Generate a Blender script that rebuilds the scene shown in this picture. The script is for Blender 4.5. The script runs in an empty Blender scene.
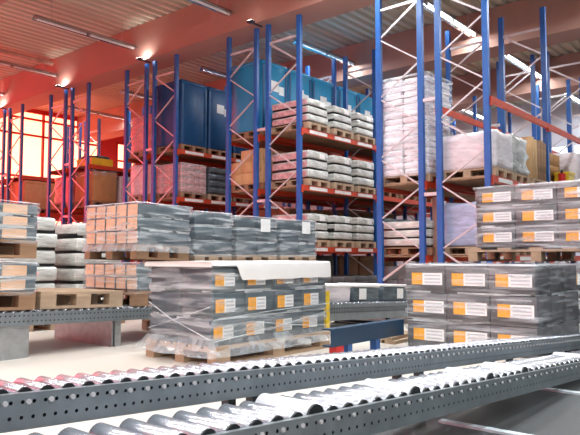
import bpy, bmesh, math, random
from mathutils import Vector, Matrix, noise
R = random.Random(7)
C = bpy.context.scene.collection
sc = bpy.context.scene

# ------------------------------------------------------------------ colours and materials
def lin(c):
    return tuple((v/255/12.92 if v/255 <= .04045 else ((v/255+.055)/1.055)**2.4) for v in c) + (1,)

def newmat(name):
    m = bpy.data.materials.new(name); m.use_nodes = True
    nt = m.node_tree
    return m, nt, nt.nodes['Principled BSDF']

def mat(name, rgb, rough=.5, metal=0., var=.12, scale=(6,6,6), bump=0., bscale=40., spec=.5, coords='Object'):
    m, nt, b = newmat(name)
    N, L = nt.nodes, nt.links
    tc = N.new('ShaderNodeTexCoord'); mp = N.new('ShaderNodeMapping')
    mp.inputs['Scale'].default_value = scale
    L.new(tc.outputs[coords], mp.inputs['Vector'])
    nz = N.new('ShaderNodeTexNoise'); nz.inputs['Scale'].default_value = 1.; nz.inputs['Detail'].default_value = 4
    L.new(mp.outputs['Vector'], nz.inputs['Vector'])
    rp = N.new('ShaderNodeValToRGB')
    c = lin(rgb)
    rp.color_ramp.elements[0].position = .3; rp.color_ramp.elements[1].position = .7
    rp.color_ramp.elements[0].color = tuple(max(0, v*(1-var)) for v in c[:3]) + (1,)
    rp.color_ramp.elements[1].color = tuple(min(1, v*(1+var)) for v in c[:3]) + (1,)
    L.new(nz.outputs['Fac'], rp.inputs['Fac']); L.new(rp.outputs['Color'], b.inputs['Base Color'])
    b.inputs['Roughness'].default_value = rough; b.inputs['Metallic'].default_value = metal
    b.inputs['Specular IOR Level'].default_value = spec
    if bump:
        n2 = N.new('ShaderNodeTexNoise'); n2.inputs['Scale'].default_value = bscale
        L.new(mp.outputs['Vector'], n2.inputs['Vector'])
        bp = N.new('ShaderNodeBump'); bp.inputs['Strength'].default_value = bump; bp.inputs['Distance'].default_value = .02
        L.new(n2.outputs['Fac'], bp.inputs['Height']); L.new(bp.outputs['Normal'], b.inputs['Normal'])
    return m

def film(name, lo, hi, rgb=(225,232,236), scale=(2.2,2.2,30), rough=.18, p0=.38, p1=.72):
    """stretch film: clear plastic with milky horizontal stretch bands"""
    m, nt, b = newmat(name)
    N, L = nt.nodes, nt.links
    tc = N.new('ShaderNodeTexCoord'); mp = N.new('ShaderNodeMapping'); mp.inputs['Scale'].default_value = scale
    L.new(tc.outputs['Object'], mp.inputs['Vector'])
    nz = N.new('ShaderNodeTexNoise'); nz.inputs['Scale'].default_value = 1; nz.inputs['Detail'].default_value = 5
    nz.inputs['Distortion'].default_value = .6
    L.new(mp.outputs['Vector'], nz.inputs['Vector'])
    mr = N.new('ShaderNodeMapRange')
    mr.inputs['From Min'].default_value = p0; mr.inputs['From Max'].default_value = p1
    mr.inputs['To Min'].default_value = lo; mr.inputs['To Max'].default_value = hi
    L.new(nz.outputs['Fac'], mr.inputs['Value'])
    bp = N.new('ShaderNodeBump'); bp.inputs['Strength'].default_value = .55; bp.inputs['Distance'].default_value = .02
    L.new(nz.outputs['Fac'], bp.inputs['Height']); L.new(bp.outputs['Normal'], b.inputs['Normal'])
    b.inputs['Base Color'].default_value = lin(rgb); b.inputs['Roughness'].default_value = rough
    b.inputs['Specular IOR Level'].default_value = .8
    tr = N.new('ShaderNodeBsdfTransparent'); mx = N.new('ShaderNodeMixShader')
    L.new(mr.outputs['Result'], mx.inputs['Fac']); L.new(tr.outputs[0], mx.inputs[1]); L.new(b.outputs[0], mx.inputs[2])
    L.new(mx.outputs[0], N['Material Output'].inputs['Surface'])
    return m

def emis(name, rgb, s):
    m, nt, b = newmat(name)
    b.inputs['Base Color'].default_value = (.8,.8,.8,1)
    b.inputs['Emission Color'].default_value = tuple(rgb)+(1,); b.inputs['Emission Strength'].default_value = s
    return m

M = {}
M['blue']   = mat('blue_paint', (30,90,160), .38, var=.1)
M['orange'] = mat('orange_paint', (200,66,34), .42, var=.1)
M['galv']   = mat('galvanised_steel', (168,172,174), .38, .75, var=.14, scale=(14,14,14))
M['brace']  = mat('galvanised_brace', (205,203,205), .4, .35, var=.06)
M['rail']   = mat('galvanised_rail', (132,140,144), .42, .55, var=.14, scale=(9,9,9))
M['roller'] = mat('zinc_roller', (188,194,204), .27, .8, var=.05, scale=(3,40,3))
M['brake']  = mat('white_brake_roller', (214,218,222), .4, .1, var=.04)
M['footp']  = mat('pale_painted_bar', (206,220,226), .6, var=.04)
M['black']  = mat('black_plastic', (22,24,27), .45)
M['dark']   = mat('dark_steel', (52,58,62), .5, .4)
M['wood']   = mat('pallet_wood', (178,152,126), .75, var=.2, scale=(3,14,14))
M['woodd']  = mat('aged_pallet_wood', (150,116,88), .8, var=.22, scale=(3,14,14))
M['char']   = mat('charcoal_carton', (78,91,98), .55, var=.1)
M['grey']   = mat('grey_carton', (98,96,98), .6, var=.12)
M['tan']    = mat('tan_carton', (206,166,118), .7, var=.08)
M['brown']  = mat('brown_carton', (186,142,92), .75, var=.08)
M['label_o'] = mat('orange_label', (243,172,62), .5, var=.12, scale=(30,30,30))
M['label_w'] = mat('white_label', (238,238,236), .5, var=.04, scale=(20,20,60))
M['ink']    = mat('grey_ink', (196,197,204), .6)
M['page']   = mat('peach_carton_end', (226,184,150), .55, var=.14, scale=(7,7,12))
M['sheet']  = mat('white_cover_sheet', (240,238,236), .5, var=.02)
M['silver'] = mat('silver_wrapped_tier', (212,214,208), .26, .15, var=.3, scale=(5,5,22), bump=.5, bscale=2.5)
M['dsilver']= mat('grey_wrapped_tier', (88,100,106), .26, .1, var=.4, scale=(4,4,26), bump=.5, bscale=2.5)
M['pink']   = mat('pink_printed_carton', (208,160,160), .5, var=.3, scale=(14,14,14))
M['bluebox']= mat('blue_board_box', (30,140,186), .5, var=.12, scale=(2,2,1))
M['bluedk_shade'] = mat('blue_trim_and_shade', (16,76,126), .5, var=.12)  # corner trim colour; also painted shade on the darker tall boxes
M['sack']   = mat('white_sack', (240,238,242), .6, var=.04, scale=(6,6,12), bump=.35, bscale=3)
M['wrapw']  = mat('milky_wrapped_goods', (220,212,216), .25, .0, var=.16, scale=(3,3,10), bump=.6, bscale=2.2)
M['wrapl']  = mat('lilac_wrapped_goods', (170,178,206), .25, .0, var=.2, scale=(3,3,10), bump=.6, bscale=2.2)
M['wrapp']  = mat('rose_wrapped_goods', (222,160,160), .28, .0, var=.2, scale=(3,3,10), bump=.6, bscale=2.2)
M['foil']   = mat('silver_foil', (206,206,204), .25, .35, var=.3, scale=(5,5,9), bump=.8, bscale=2.2)
M['yellow'] = mat('yellow_plastic', (232,196,40), .45)
M['red']    = mat('red_paint', (205,36,34), .4)
M['redwall']= mat('red_wall_paint', (232,62,54), .7, var=.05, scale=(.5,.5,.5))
M['redbar'] = mat('red_steel_bar', (190,40,44), .5)
M['bwall']  = mat('pale_wall_paint', (206,212,222), .7, var=.04, scale=(.4,.4,.4))
M['beamc']  = mat('concrete_beam', (164,130,117), .8, var=.06, scale=(.7,.7,.7))
M['deck']   = mat('steel_deck', (196,192,174), .6, .1, var=.06, scale=(.3,1,1))
M['pipe']   = mat('painted_pipe', (190,160,145), .5)
M['chrome'] = mat('bright_reflector', (190,200,204), .16, .9, var=.1)
M['teal']   = mat('dark_teal_paint', (4,54,84), .4)
M['film']   = film('stretch_film', .02, .74, scale=(1.8,1.8,20), p0=.42, p1=.78)
M['fold_sheen']   = film('film_fold_sheen', .22, .92, scale=(3,3,12), p0=.35, p1=.65)  # milkier film for strands; at tier seams it paints a bright ridge
M['glow3']  = emis('unseen_deep_red_pane', (9.5,.62,1.0), 1.0)  # stronger red for the out-of-view window on the left wall
M['skirt']  = film('film_skirt', .12, .5, scale=(9,9,5), p0=.3, p1=.7)
M['glow2']  = emis('added_red_gate_pane', (2.0,.16,.24), 1.0)  # glow of the added window at the camera end
M['filmh']  = film('heavy_stretch_film', .04, .8, scale=(2,2,24), p0=.44, p1=.76)
M['filml']  = film('clear_stretch_film', .02, .6, p0=.46, p1=.78)
M['tube']   = emis('lit_tube', (1,.98,.92), 14)
M['glow']   = emis('red_lit_pane', (5.6,1.15,.62), 1.0)
M['day']    = emis('added_daylight_pane', (.80,.90,1.0), 1.1)

# floor: light coated concrete with a darker grey zone
def floor_mat():
    m, nt, b = newmat('coated_concrete_floor')
    N, L = nt.nodes, nt.links
    tc = N.new('ShaderNodeTexCoord'); sp = N.new('ShaderNodeSeparateXYZ'); L.new(tc.outputs['Object'], sp.inputs[0])
    nz = N.new('ShaderNodeTexNoise'); nz.inputs['Scale'].default_value = .9; nz.inputs['Detail'].default_value = 6
    L.new(tc.outputs['Object'], nz.inputs['Vector'])
    def ramp(a, c):
        r = N.new('ShaderNodeValToRGB'); r.color_ramp.elements[0].color = lin(a); r.color_ramp.elements[1].color = lin(c)
        r.color_ramp.elements[0].position = .3; r.color_ramp.elements[1].position = .7
        L.new(nz.outputs['Fac'], r.inputs['Fac']); return r
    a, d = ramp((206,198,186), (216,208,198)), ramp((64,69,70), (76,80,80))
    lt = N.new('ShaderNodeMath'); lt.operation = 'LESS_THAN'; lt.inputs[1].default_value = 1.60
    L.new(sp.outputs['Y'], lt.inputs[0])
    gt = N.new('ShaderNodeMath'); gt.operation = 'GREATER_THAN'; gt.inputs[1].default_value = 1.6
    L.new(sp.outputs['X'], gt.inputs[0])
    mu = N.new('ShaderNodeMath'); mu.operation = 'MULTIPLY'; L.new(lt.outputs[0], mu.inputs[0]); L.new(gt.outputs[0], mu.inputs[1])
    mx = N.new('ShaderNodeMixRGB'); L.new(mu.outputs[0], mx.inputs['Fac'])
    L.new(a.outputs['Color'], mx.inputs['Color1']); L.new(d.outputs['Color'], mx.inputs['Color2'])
    L.new(mx.outputs['Color'], b.inputs['Base Color']); b.inputs['Roughness'].default_value = .42
    return m
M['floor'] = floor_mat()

# ------------------------------------------------------------------ mesh helpers
class MB:
    def __init__(s): s.v, s.f, s.m, s.smooth = [], [], [], False
    def box(s, x0, x1, y0, y1, z0, z1, m=0, T=None):
        b = len(s.v)
        p = [(x0,y0,z0),(x1,y0,z0),(x1,y1,z0),(x0,y1,z0),(x0,y0,z1),(x1,y0,z1),(x1,y1,z1),(x0,y1,z1)]
        if T: p = [tuple(T @ Vector(q)) for q in p]
        s.v += p
        for q in ((3,2,1,0),(4,5,6,7),(0,1,5,4),(1,2,6,5),(2,3,7,6),(3,0,4,7)):
            s.f.append(tuple(b+i for i in q)); s.m.append(m)
        return s
    def tube(s, pts, r, n=8, m=0, flat=None, up=(1,0,0)):
        """one connected tube along a polyline; flat=(w,t) makes a flat bar"""
        pts = [Vector(p) for p in pts]; rings = []
        for i, p in enumerate(pts):
            d = (pts[min(i+1,len(pts)-1)] - pts[max(i-1,0)]).normalized()
            u = Vector(up); u = (u - d*u.dot(d)).normalized(); w = d.cross(u)
            ring = []
            for k in range(n):
                t = 2*math.pi*(k+.5)/n
                a, c = (math.cos(t)*r, math.sin(t)*r) if not flat else (math.copysign(flat[1]/2, math.cos(t)), math.copysign(flat[0]/2, math.sin(t)))
                s.v.append(tuple(p + u*a + w*c)); ring.append(len(s.v)-1)
            rings.append(ring)
        for A, B in zip(rings, rings[1:]):
            for k in range(n):
                s.f.append((A[k], A[(k+1)%n], B[(k+1)%n], B[k])); s.m.append(m)
        s.f.append(tuple(reversed(rings[0]))); s.m.append(m)
        s.f.append(tuple(rings[-1])); s.m.append(m)
        return s
    def lathe_y(s, prof, n=18, m=0):
        """profile [(y, r)] about the Y axis, closed"""
        rings = []
        for y, r in prof:
            b = len(s.v); s.v += [(r*math.cos(2*math.pi*k/n), y, r*math.sin(2*math.pi*k/n)) for k in range(n)]
            rings.append([b+k for k in range(n)])
        for A, B in zip(rings, rings[1:]):
            for k in range(n):
                s.f.append((A[k], B[k], B[(k+1)%n], A[(k+1)%n])); s.m.append(m)
        s.f.append(tuple(rings[0])); s.m.append(m)
        s.f.append(tuple(reversed(rings[-1]))); s.m.append(m)
        return s
    def mesh(s, name, mats):
        me = bpy.data.meshes.new(name); me.from_pydata(s.v, [], s.f)
        for x in mats: me.materials.append(M[x] if isinstance(x, str) else x)
        me.polygons.foreach_set('material_index', s.m)
        if s.smooth: me.polygons.foreach_set('use_smooth', [True]*len(s.f))
        me.update(); return me

def obj(name, data, parent=None, loc=(0,0,0), rot=(0,0,0)):
    o = bpy.data.objects.new(name, data); C.objects.link(o)
    if parent: o.parent = parent
    o.location = loc; o.rotation_euler = rot
    return o
def tag(o, label, cat, group=None):
    o['label'] = label; o['category'] = cat
    if group: o['group'] = group
    return o
def thing(name, label, cat, loc=(0,0,0), rot=(0,0,0), group=None):
    return tag(obj(name, None, None, loc, rot), label, cat, group)
def struct(name, me):
    o = obj(name, me); o['kind'] = 'structure'; return o

MC = {}
def cached(key, fn):
    if key not in MC: MC[key] = fn()
    return MC[key]
def bevbox(name, dx, dy, dz, r, m, seg=2, lump=0., cuts=0, seed=0):
    """rounded box standing on z=0, centred in x,y; lump crumples it"""
    def f():
        bm = bmesh.new(); bmesh.ops.create_cube(bm, size=1)
        bmesh.ops.scale(bm, vec=(dx,dy,dz), verts=bm.verts); bmesh.ops.translate(bm, vec=(0,0,dz/2), verts=bm.verts)
        if r: bmesh.ops.bevel(bm, geom=bm.edges[:], offset=r, segments=seg, affect='EDGES', profile=.5)
        if cuts:
            bmesh.ops.subdivide_edges(bm, edges=[e for e in bm.edges if e.calc_length() > .12], cuts=cuts, use_grid_fill=True)
        if lump:
            bm.normal_update()
            for v in bm.verts:
                if v.co.z > .01:
                    q = Vector((v.co.x*4+seed, v.co.y*4, v.co.z*9))
                    v.co += v.normal*(noise.noise(q)*lump + noise.noise(q*2.3)*lump*.5)
        me = bpy.data.meshes.new(name); bm.to_mesh(me); bm.free()
        me.materials.append(M[m])
        if r or cuts: me.polygons.foreach_set('use_smooth', [True]*len(me.polygons))
        return me
    return cached(('bev',name,dx,dy,dz,r,m,lump,cuts,seed), f)

# ------------------------------------------------------------------ setting
XB, YL, CZ = 25.3, 25.0, 7.0
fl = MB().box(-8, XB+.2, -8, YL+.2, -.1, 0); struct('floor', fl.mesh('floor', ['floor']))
def deck():
    mb = MB(); y, p = -8., .28
    prof = []
    while y < YL+.2:
        prof += [(y, CZ), (y+.10, CZ), (y+.14, CZ+.075), (y+.24, CZ+.075)]; y += p
    for yy, z in prof: mb.v += [(-8, yy, z), (XB+.2, yy, z)]
    n = len(prof)
    for i in range(n-1): mb.f.append((2*i, 2*i+2, 2*i+3, 2*i+1)); mb.m.append(0)
    b = len(mb.v)
    mb.v += [(-8,-8,CZ+.2),(XB+.2,-8,CZ+.2),(XB+.2,prof[-1][0],CZ+.2),(-8,prof[-1][0],CZ+.2)]
    mb.f.append((b,b+1,b+2,b+3)); mb.m.append(0)
    return mb.mesh('ceiling', ['deck'])
struct('ceiling', deck())
for k, x in enumerate((0.05, 5.0, 9.95, 14.9, 19.85)):
    mb = MB()
    mb.box(x, x+.14, -8, YL, 6.06, CZ)           # tall web
    mb.box(x-.03, x+.80, -8, YL, 6.0, 6.06)      # bottom flange plate
    mb.box(x+.66, x+.80, -8, YL, 6.06, CZ)
    struct('ceiling_beam', mb.mesh('ceiling_beam', ['beamc']))
# left wall with glazed openings
def wall_left():
    mb = MB(); y0, y1 = YL, YL+.2
    mb.box(-8, XB+.2, y0, y1, 0, 1.2); mb.box(-8, XB+.2, y0, y1, 6.92, CZ+.1)
    mb.box(-8, 1.7, y0, y1, 1.2, 6.92); mb.box(7.2, 7.8, y0, y1, 1.2, 6.92)
    mb.box(16.15, 17.0, y0, y1, 1.2, 6.92); mb.box(18.0, XB+.2, y0, y1, 1.2, 6.92); mb.box(17.0, 18.0, y0, y1, 6.2, 6.92)
    return mb.mesh('wall_left', ['redwall'])
struct('wall_left', wall_left())
def window(name, x0, x1, z0, z1, step, pane, zs):
    f = MB(); y = YL
    for z in [z0, z1-.08]+zs: f.box(x0, x1, y-.02, y+.08, z, z+.08)
    x = x0
    while x < x1+.01: f.box(x-.04, x+.04, y-.03, y+.08, z0, z1); x += step
    w = struct(name, f.mesh(name, ['redbar']))
    obj('window_pane', MB().box(x0, x1, y+.10, y+.13, z0, z1).mesh('window_pane', [pane]), w)
window('window_1', 7.8, 16.15, 1.2, 6.92, 1.39, 'glow', [2.6, 4.12, 5.86, 6.54])
window('window_2', 17.0, 18.0, 1.2, 6.2, 1.0, 'glow', [2.6, 4.12, 5.3])
window('unseen_window_3', 1.7, 7.2, 1.2, 6.92, 1.37, 'glow3', [2.6, 4.12, 5.86, 6.54])  # out-of-view window, added and deepened to throw red light on rack ends
wf = MB().box(-8.2, -8, -8, 5.0, 0, CZ+.1).box(-8.2, -8, 20, YL+.2, 0, CZ+.1).box(-8.2, -8, 5, 20, 6.2, CZ+.1).box(-8.2, -8, 5, 20, 0, .3)
struct('wall_front', wf.mesh('wall_front', ['bwall']))
f = MB()
for z in (.3, 1.5, 3.0, 4.5, 6.12): f.box(-8.06, -7.98, 5, 20, z, z+.08)
for k in range(11): f.box(-8.07, -7.97, 5+1.5*k-.04, 5+1.5*k+.04, .3, 6.2)
w5 = struct('added_window_5', f.mesh('added_window_5', ['redbar']))  # unseen window, added to cast red light on the left-facing sides
obj('window_pane', MB().box(-8.13, -8.10, 5, 20, .3, 6.2).mesh('window_pane', ['glow2']), w5)
wb = MB().box(XB, XB+.2, -8, YL+.2, 0, 3.2).box(XB, XB+.2, -8, YL+.2, 5.2, CZ+.1).box(XB, XB+.2, -8, -2, 3.2, 5.2).box(XB, XB+.2, 9.5, YL+.2, 3.2, 5.2)
struct('wall_back', wb.mesh('wall_back', ['bwall']))
f = MB()
for z in (3.2, 4.16, 5.12): f.box(XB-.02, XB+.06, -2, 9.5, z, z+.08)
y = -2.
while y < 9.6: f.box(XB-.03, XB+.06, y-.04, y+.04, 3.2, 5.2); y += 1.15
w4 = struct('added_window_4', f.mesh('added_window_4', ['bwall']))  # window strip added to give the back wall a bluish glow
obj('window_pane', MB().box(XB+.08, XB+.11, -2, 9.5, 3.2, 5.2).mesh('window_pane', ['day']), w4)

# ------------------------------------------------------------------ pallet racks
FX = [10.1, 13.03, 15.96, 18.89, 21.82]
ROWY = [4.18, 5.41, 8.26, 9.50, 12.28, 13.51, 16.28, 17.55, 20.28, 21.55]
RD = .98; PW = .10; TOP = 5.95
ORD = ['nearest', 'second', 'third', 'fourth', 'fifth', 'sixth', 'seventh', 'eighth', 'ninth', 'tenth']
def post_mesh():
    mb = MB(); c = .004
    # open C section upright with a base plate, one connected outline
    o = [(-.04,-.05),(.04,-.05),(.04,-.03),(-.032,-.042),(-.032,.042),(.04,.03),(.04,.05),(-.04,.05)]
    o = [(-.04,-.05),(.04,-.05),(.04,.05),(-.04,.05)]
    for z in (0, TOP):
        mb.v += [(x, y, z) for x, y in o]
    for k in range(4): mb.f.append((k, (k+1)%4, 4+(k+1)%4, 4+k)); mb.m.append(0)
    mb.f += [(3,2,1,0),(4,5,6,7)]; mb.m += [0,0]
    mb.box(-.07, .07, -.07, .07, 0, .012)
    return mb.mesh('post', ['blue'])
def brace_mesh(flip):
    # zig-zag lacing from post to post: nodes at 0.93+1.15n on one post, 1.5+1.15n on the other
    a, b = (PW/2, RD-PW/2) if not flip else (RD-PW/2, PW/2)
    pts = [(0, a, .36), ]
    z, near = .36, True
    while z < 5.3:
        z += .575; near = not near
        pts.append((0, a if near else b, z))
    mb = MB().tube(pts, .02, n=4, flat=(.045,.03))
    return mb.mesh('lacing', ['brace'])
def strut_mesh():
    return MB().box(-.015, .015, PW/2, RD-PW/2, 5.50, 5.545).mesh('tie_strut', ['brace'])
def beam_mesh(L):
    mb = MB()
    mb.box(PW/2-.05, L-PW/2+.05, -.025, .025, -.11, 0)
    mb.box(.0, .052, -.03, .03, -.16, .0); mb.box(L-.052, L, -.03, .03, -.16, .0)
    return mb.mesh('load_beam', ['orange'])
def beamlabel_mesh():
    mb = MB()
    for i in range(3):
        x = .25+i*.86
        mb.box(x, x+.62, -.030, -.026, -.09, -.02, 0)
    return mb.mesh('beam_label', ['label_w'])
POST, LACE = post_mesh(), (brace_mesh(False), brace_mesh(True))
STRUT, BEAM = strut_mesh(), beam_mesh(2.93)
def blabel(): return cached('bl', lambda: MB().box(-.31, .31, -.030, -.026, -.09, -.02).mesh('beam_label', ['label_w']))
LEV = {}
RACKDESC = ['with bare orange beams above a foil-wrapped load',
            'holding the tall white sack stack',
            'holding three shelves of silver stacks',
            'with pale blue tall boxes on its top shelf',
            'with dark blue tall boxes over rosy cartons',
            'just behind the dark blue boxes',
            'holding the big brown carton',
            'behind the big brown carton rack',
            'second from the glowing red window wall',
            'closest to the glowing red window wall']
for r, y0 in enumerate(ROWY):
    lv = [.846, 2.176, 3.516] if r < 2 else [1.036, 2.326, 3.536]
    LEV[r] = lv
    nf = 5 if r < 4 else 4
    rk = thing('pallet_rack', 'blue upright pallet rack ' + RACKDESC[r], 'pallet rack', (FX[0], y0, 0), group='pallet racks')
    flip = (r % 2 == 0)
    for i in range(nf):
        x = FX[i]-FX[0]
        fr = obj('upright_frame', LACE[1 if not flip else 0], rk, (x, 0, 0))
        obj('post', POST, fr, (0, PW/2, 0)); obj('post', POST, fr, (0, RD-PW/2, 0)); obj('tie_strut', STRUT, fr)
    for i in range(nf-1):
        for k, z in enumerate(lv):
            if r == 1 and i == 0 and k == 2: continue
            for yy, sg in ((.0, 1), (RD, -1)):
                b = obj('load_beam', BEAM, rk, (FX[i]-FX[0], yy + sg*.0, z), (0, 0, 0))
                if sg == 1 and (r, i) in ((2,0), (4,0), (0,0), (4,1)) and not (r == 0 and k == 2):
                    for q in range(3): obj('beam_label', blabel(), b, (.56+q*.9, 0, 0))
    sb = cached('shelfb', lambda: MB().box(.06, 2.87, .03, RD-.03, -.03, -.006).mesh('shelf_board', ['woodd']))
    for i in range(min(3, nf-1)):
        for k, z in enumerate(lv):
            if (r == 1 and i == 0 and k == 2) or (r < 2 and k == 2): continue
            obj('shelf_board', sb, rk, (FX[i]-FX[0], 0, z))
    if r % 2 == 0:
        for i in range(nf):
            for z in ((3.60, 2.02) if r else (3.60, 1.90)): gp = ROWY[r+1]-y0-RD; obj('row_spacer', cached(('rs',gp), lambda: MB().box(-.03, .03, .0, gp-.004, 0, .06).mesh('row_spacer', ['brace'])), rk, (FX[i]-FX[0], RD, z))

# ------------------------------------------------------------------ loads
def pallet_mesh(L, W, m):
    """wooden pallet: L along x, W along y, 0.144 high"""
    def f():
        mb = MB(); n = 5; bw = .145
        for k in range(3):
            y = -W/2 + k*(W-.1)/2
            mb.box(-L/2, L/2, y, y+.1, 0, .022)
            for j in range(3):
                x = -L/2 + j*(L-.14)/2
                mb.box(x, x+.14, y, y+.1, .022, .1)
        for j in range(3):
            x = -L/2 + j*(L-.14)/2
            mb.box(x, x+.14, -W/2, W/2, .1, .122)
        for k in range(n):
            y = -W/2 + k*(W-bw)/(n-1)
            mb.box(-L/2, L/2, y, y+bw, .122, .144)
        return mb.mesh('pallet', [m])
    return cached(('pal',L,W,m), f)
def pallet_part(parent, L, W, m='wood', rot=0, detail=False, z=0):
    if not detail:
        return obj('pallet', pallet_mesh(L, W, m), parent, (0,0,z), (0,0,rot))
    mb = MB()
    for j in range(3):
        x = -L/2 + j*(L-.14)/2
        mb.box(x, x+.14, -W/2, W/2, .1, .122)
    p = obj('pallet', mb.mesh('pallet', [m]), parent, (0,0,z), (0,0,rot))
    bl = cached(('blk',m), lambda: MB().box(-.07,.07,-.05,.05,.022,.1).mesh('block', [m]))
    for k in range(3):
        y = -W/2+.05 + k*(W-.1)/2
        obj('bottom_board', cached(('bb',L,m), lambda: MB().box(-L/2,L/2,-.05,.05,0,.022).mesh('bottom_board', [m])), p, (0,y,0))
        for j in range(3): obj('block', bl, p, (-L/2+.07+j*(L-.14)/2, y, 0))
    for k in range(5):
        obj('deck_board', cached(('db',L,m), lambda: MB().box(-L/2,L/2,-.0725,.0725,.122,.144).mesh('deck_board', [m])), p, (0,-W/2+.0725+k*(W-.145)/4,0))
    return p

def label_mesh(w, h, split=.42, lines=3):
    """printed label facing -y, one connected grid: orange field left, white field right with lines of small print"""
    def f():
        xs = [0, split, split+.06, .94, 1]; n = lines*2+1
        mb = MB()
        for j in range(n+1):
            for x in xs: mb.v.append(((x-.5)*w, -.0015, (j/n-.5)*h))
        k = len(xs)
        for j in range(n):
            for i in range(k-1):
                mb.f.append((j*k+i, j*k+i+1, (j+1)*k+i+1, (j+1)*k+i))
                mb.m.append(0 if i == 0 else (2 if i == 2 and j % 2 == 1 else 1))
        return mb.mesh('label', ['label_o','label_w','ink'])
    return cached(('lab',w,h,split,lines), f)

def film_mesh(lx, ly, z0, z1, tiers, off=.012, amp=.014, flare=.0, seed=0, m='film', lid=.14):
    """shrink film hull around a stack: rounded rectangle, pinched at the tier seams, crumpled, flared at the foot"""
    mb = MB(); mb.smooth = True
    n, rows = 112, 46
    per = []
    for k in range(n):
        t = 4*k/n; s, u = int(t), (t-int(t))*2-1
        per.append([(u, -1), (1, u), (-u, 1), (-1, -u)][s])
    for j in range(rows+1):
        t = j/rows; z = z0 + (z1-z0)*t
        seam = min(abs(z-q) for q in tiers) if tiers else 1
        pinch = -.013*math.exp(-(seam/.018)**2)
        fl_ = flare*max(0, 1-t/.22)**1.6
        for px, py in per:
            x, y = px*(lx/2+off), py*(ly/2+off)
            nx, ny = (px if abs(px) > .985 else 0), (py if abs(py) > .985 else 0)
            q = Vector((x*2.2+seed*3.1, y*2.2, z*16))
            a = amp*(noise.noise(q)+.5*noise.noise(q*2.1)) + pinch
            a += fl_*(1+.6*noise.noise(Vector((x*5+seed, y*5, 1))))
            a = max(a, -off+.003)
            rr = 1-.012*(abs(px*py) > .9)
            mb.v.append((x*rr+nx*a, y*rr+ny*a, z + (.006*noise.noise(q*1.3) if j else 0)))
    for j in range(rows):
        z = z0 + (z1-z0)*(j+.5)/rows
        for k in range(n):
            w = .008+.014*noise.noise(Vector((per[k][0]*2+seed, per[k][1]*2, z*3)))
            fold_sheen = (tiers and min(abs(z-q-.006) for q in tiers) < w) or j >= rows-1  # whiter faces paint the highlight along seams and top rim
            mb.f.append((j*n+k, j*n+(k+1)%n, (j+1)*n+(k+1)%n, (j+1)*n+k)); mb.m.append(2 if (flare and j < 8) else (1 if fold_sheen else 0))
    b = rows*n; c = len(mb.v)
    for k, (px, py) in enumerate(per):
        mb.v.append((px*(lx/2-lid), py*(ly/2-lid), z1+.012+.01*noise.noise(Vector((px*3+seed,py*3,0)))))
    for k in range(n): mb.f.append((b+k, b+(k+1)%n, c+(k+1)%n, c+k)); mb.m.append(0)
    return mb.mesh('stretch_film', [m, 'fold_sheen', 'skirt'])

def carton(name, dx, dy, dz, m): return bevbox(name, dx-.006, dy-.006, dz-.004, .006, m, seg=1)

def tiers_load(x, y, z, label, n, th, lx, ly, m='silver', pal='wood', group=None, lab=True, rot=0, ends=False):
    """stack of film-wrapped tiers on a wooden pallet"""
    t = thing('wrapped_pallet', label, 'pallet load', (x, y, z), (0,0,rot), group)
    pallet_part(t, ly, lx, pal, math.pi/2)
    for k in range(n):
        me = bevbox('carton_tier', lx-.05-.02*(k%2), ly-.05, th*.84, .03, m, seg=2, lump=.011, cuts=2, seed=(k*7+int(x*10))%5)
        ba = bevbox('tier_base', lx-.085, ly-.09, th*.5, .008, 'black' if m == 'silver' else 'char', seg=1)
        if ends: 
            en = cached(('pe',th,lx,ly), lambda: MB().box(-.004,0,-ly/2+.06,ly/2-.06,.015,th*.66).mesh('printed_end', ['pink']))
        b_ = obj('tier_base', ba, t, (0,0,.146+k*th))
        o = obj('carton_tier', me, t, (R.uniform(-.008,.008), R.uniform(-.01,.01), .146+k*th+th*.16), (0,0,R.uniform(-.012,.012)))
        if ends: obj('printed_end', en, t, (-lx/2+.012, 0, .146+k*th+th*.12))
    if lab:
        obj('paper_label', cached('pl', lambda: MB().box(-.09,.09,-.004,0,-.05,.05).mesh('paper_label',['label_w'])), t, (.08, -ly/2-.008, .146+(n-.55)*th))
    return t
def carton_load(x, y, z, label, nx, ny, nz, cx, cy, cz, m, group=None, pal='woodd', skip=(), f=None, name='carton_pallet'):
    t = thing(name, label, 'pallet load', (x, y, z), (0,0,0), group)
    pallet_part(t, ny*cy, nx*cx, pal, math.pi/2)
    me = carton('carton', cx, cy, cz, m)
    for k in range(nz):
        for i in range(nx):
            for j in range(ny):
                if (i, j, k) in skip: continue
                obj('carton', me, t, ((i-(nx-1)/2)*cx, (j-(ny-1)/2)*cy, .146+k*cz), (0,0,R.uniform(-.02,.02)))
    if f: obj('stretch_film', cached(('ff',nx*cx,ny*cy,nz*cz,f), lambda: film_mesh(nx*cx, ny*cy, .10, .146+nz*cz+.01, [.146+k*cz for k in range(1,nz)], m=f)), t)
    return t
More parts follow.
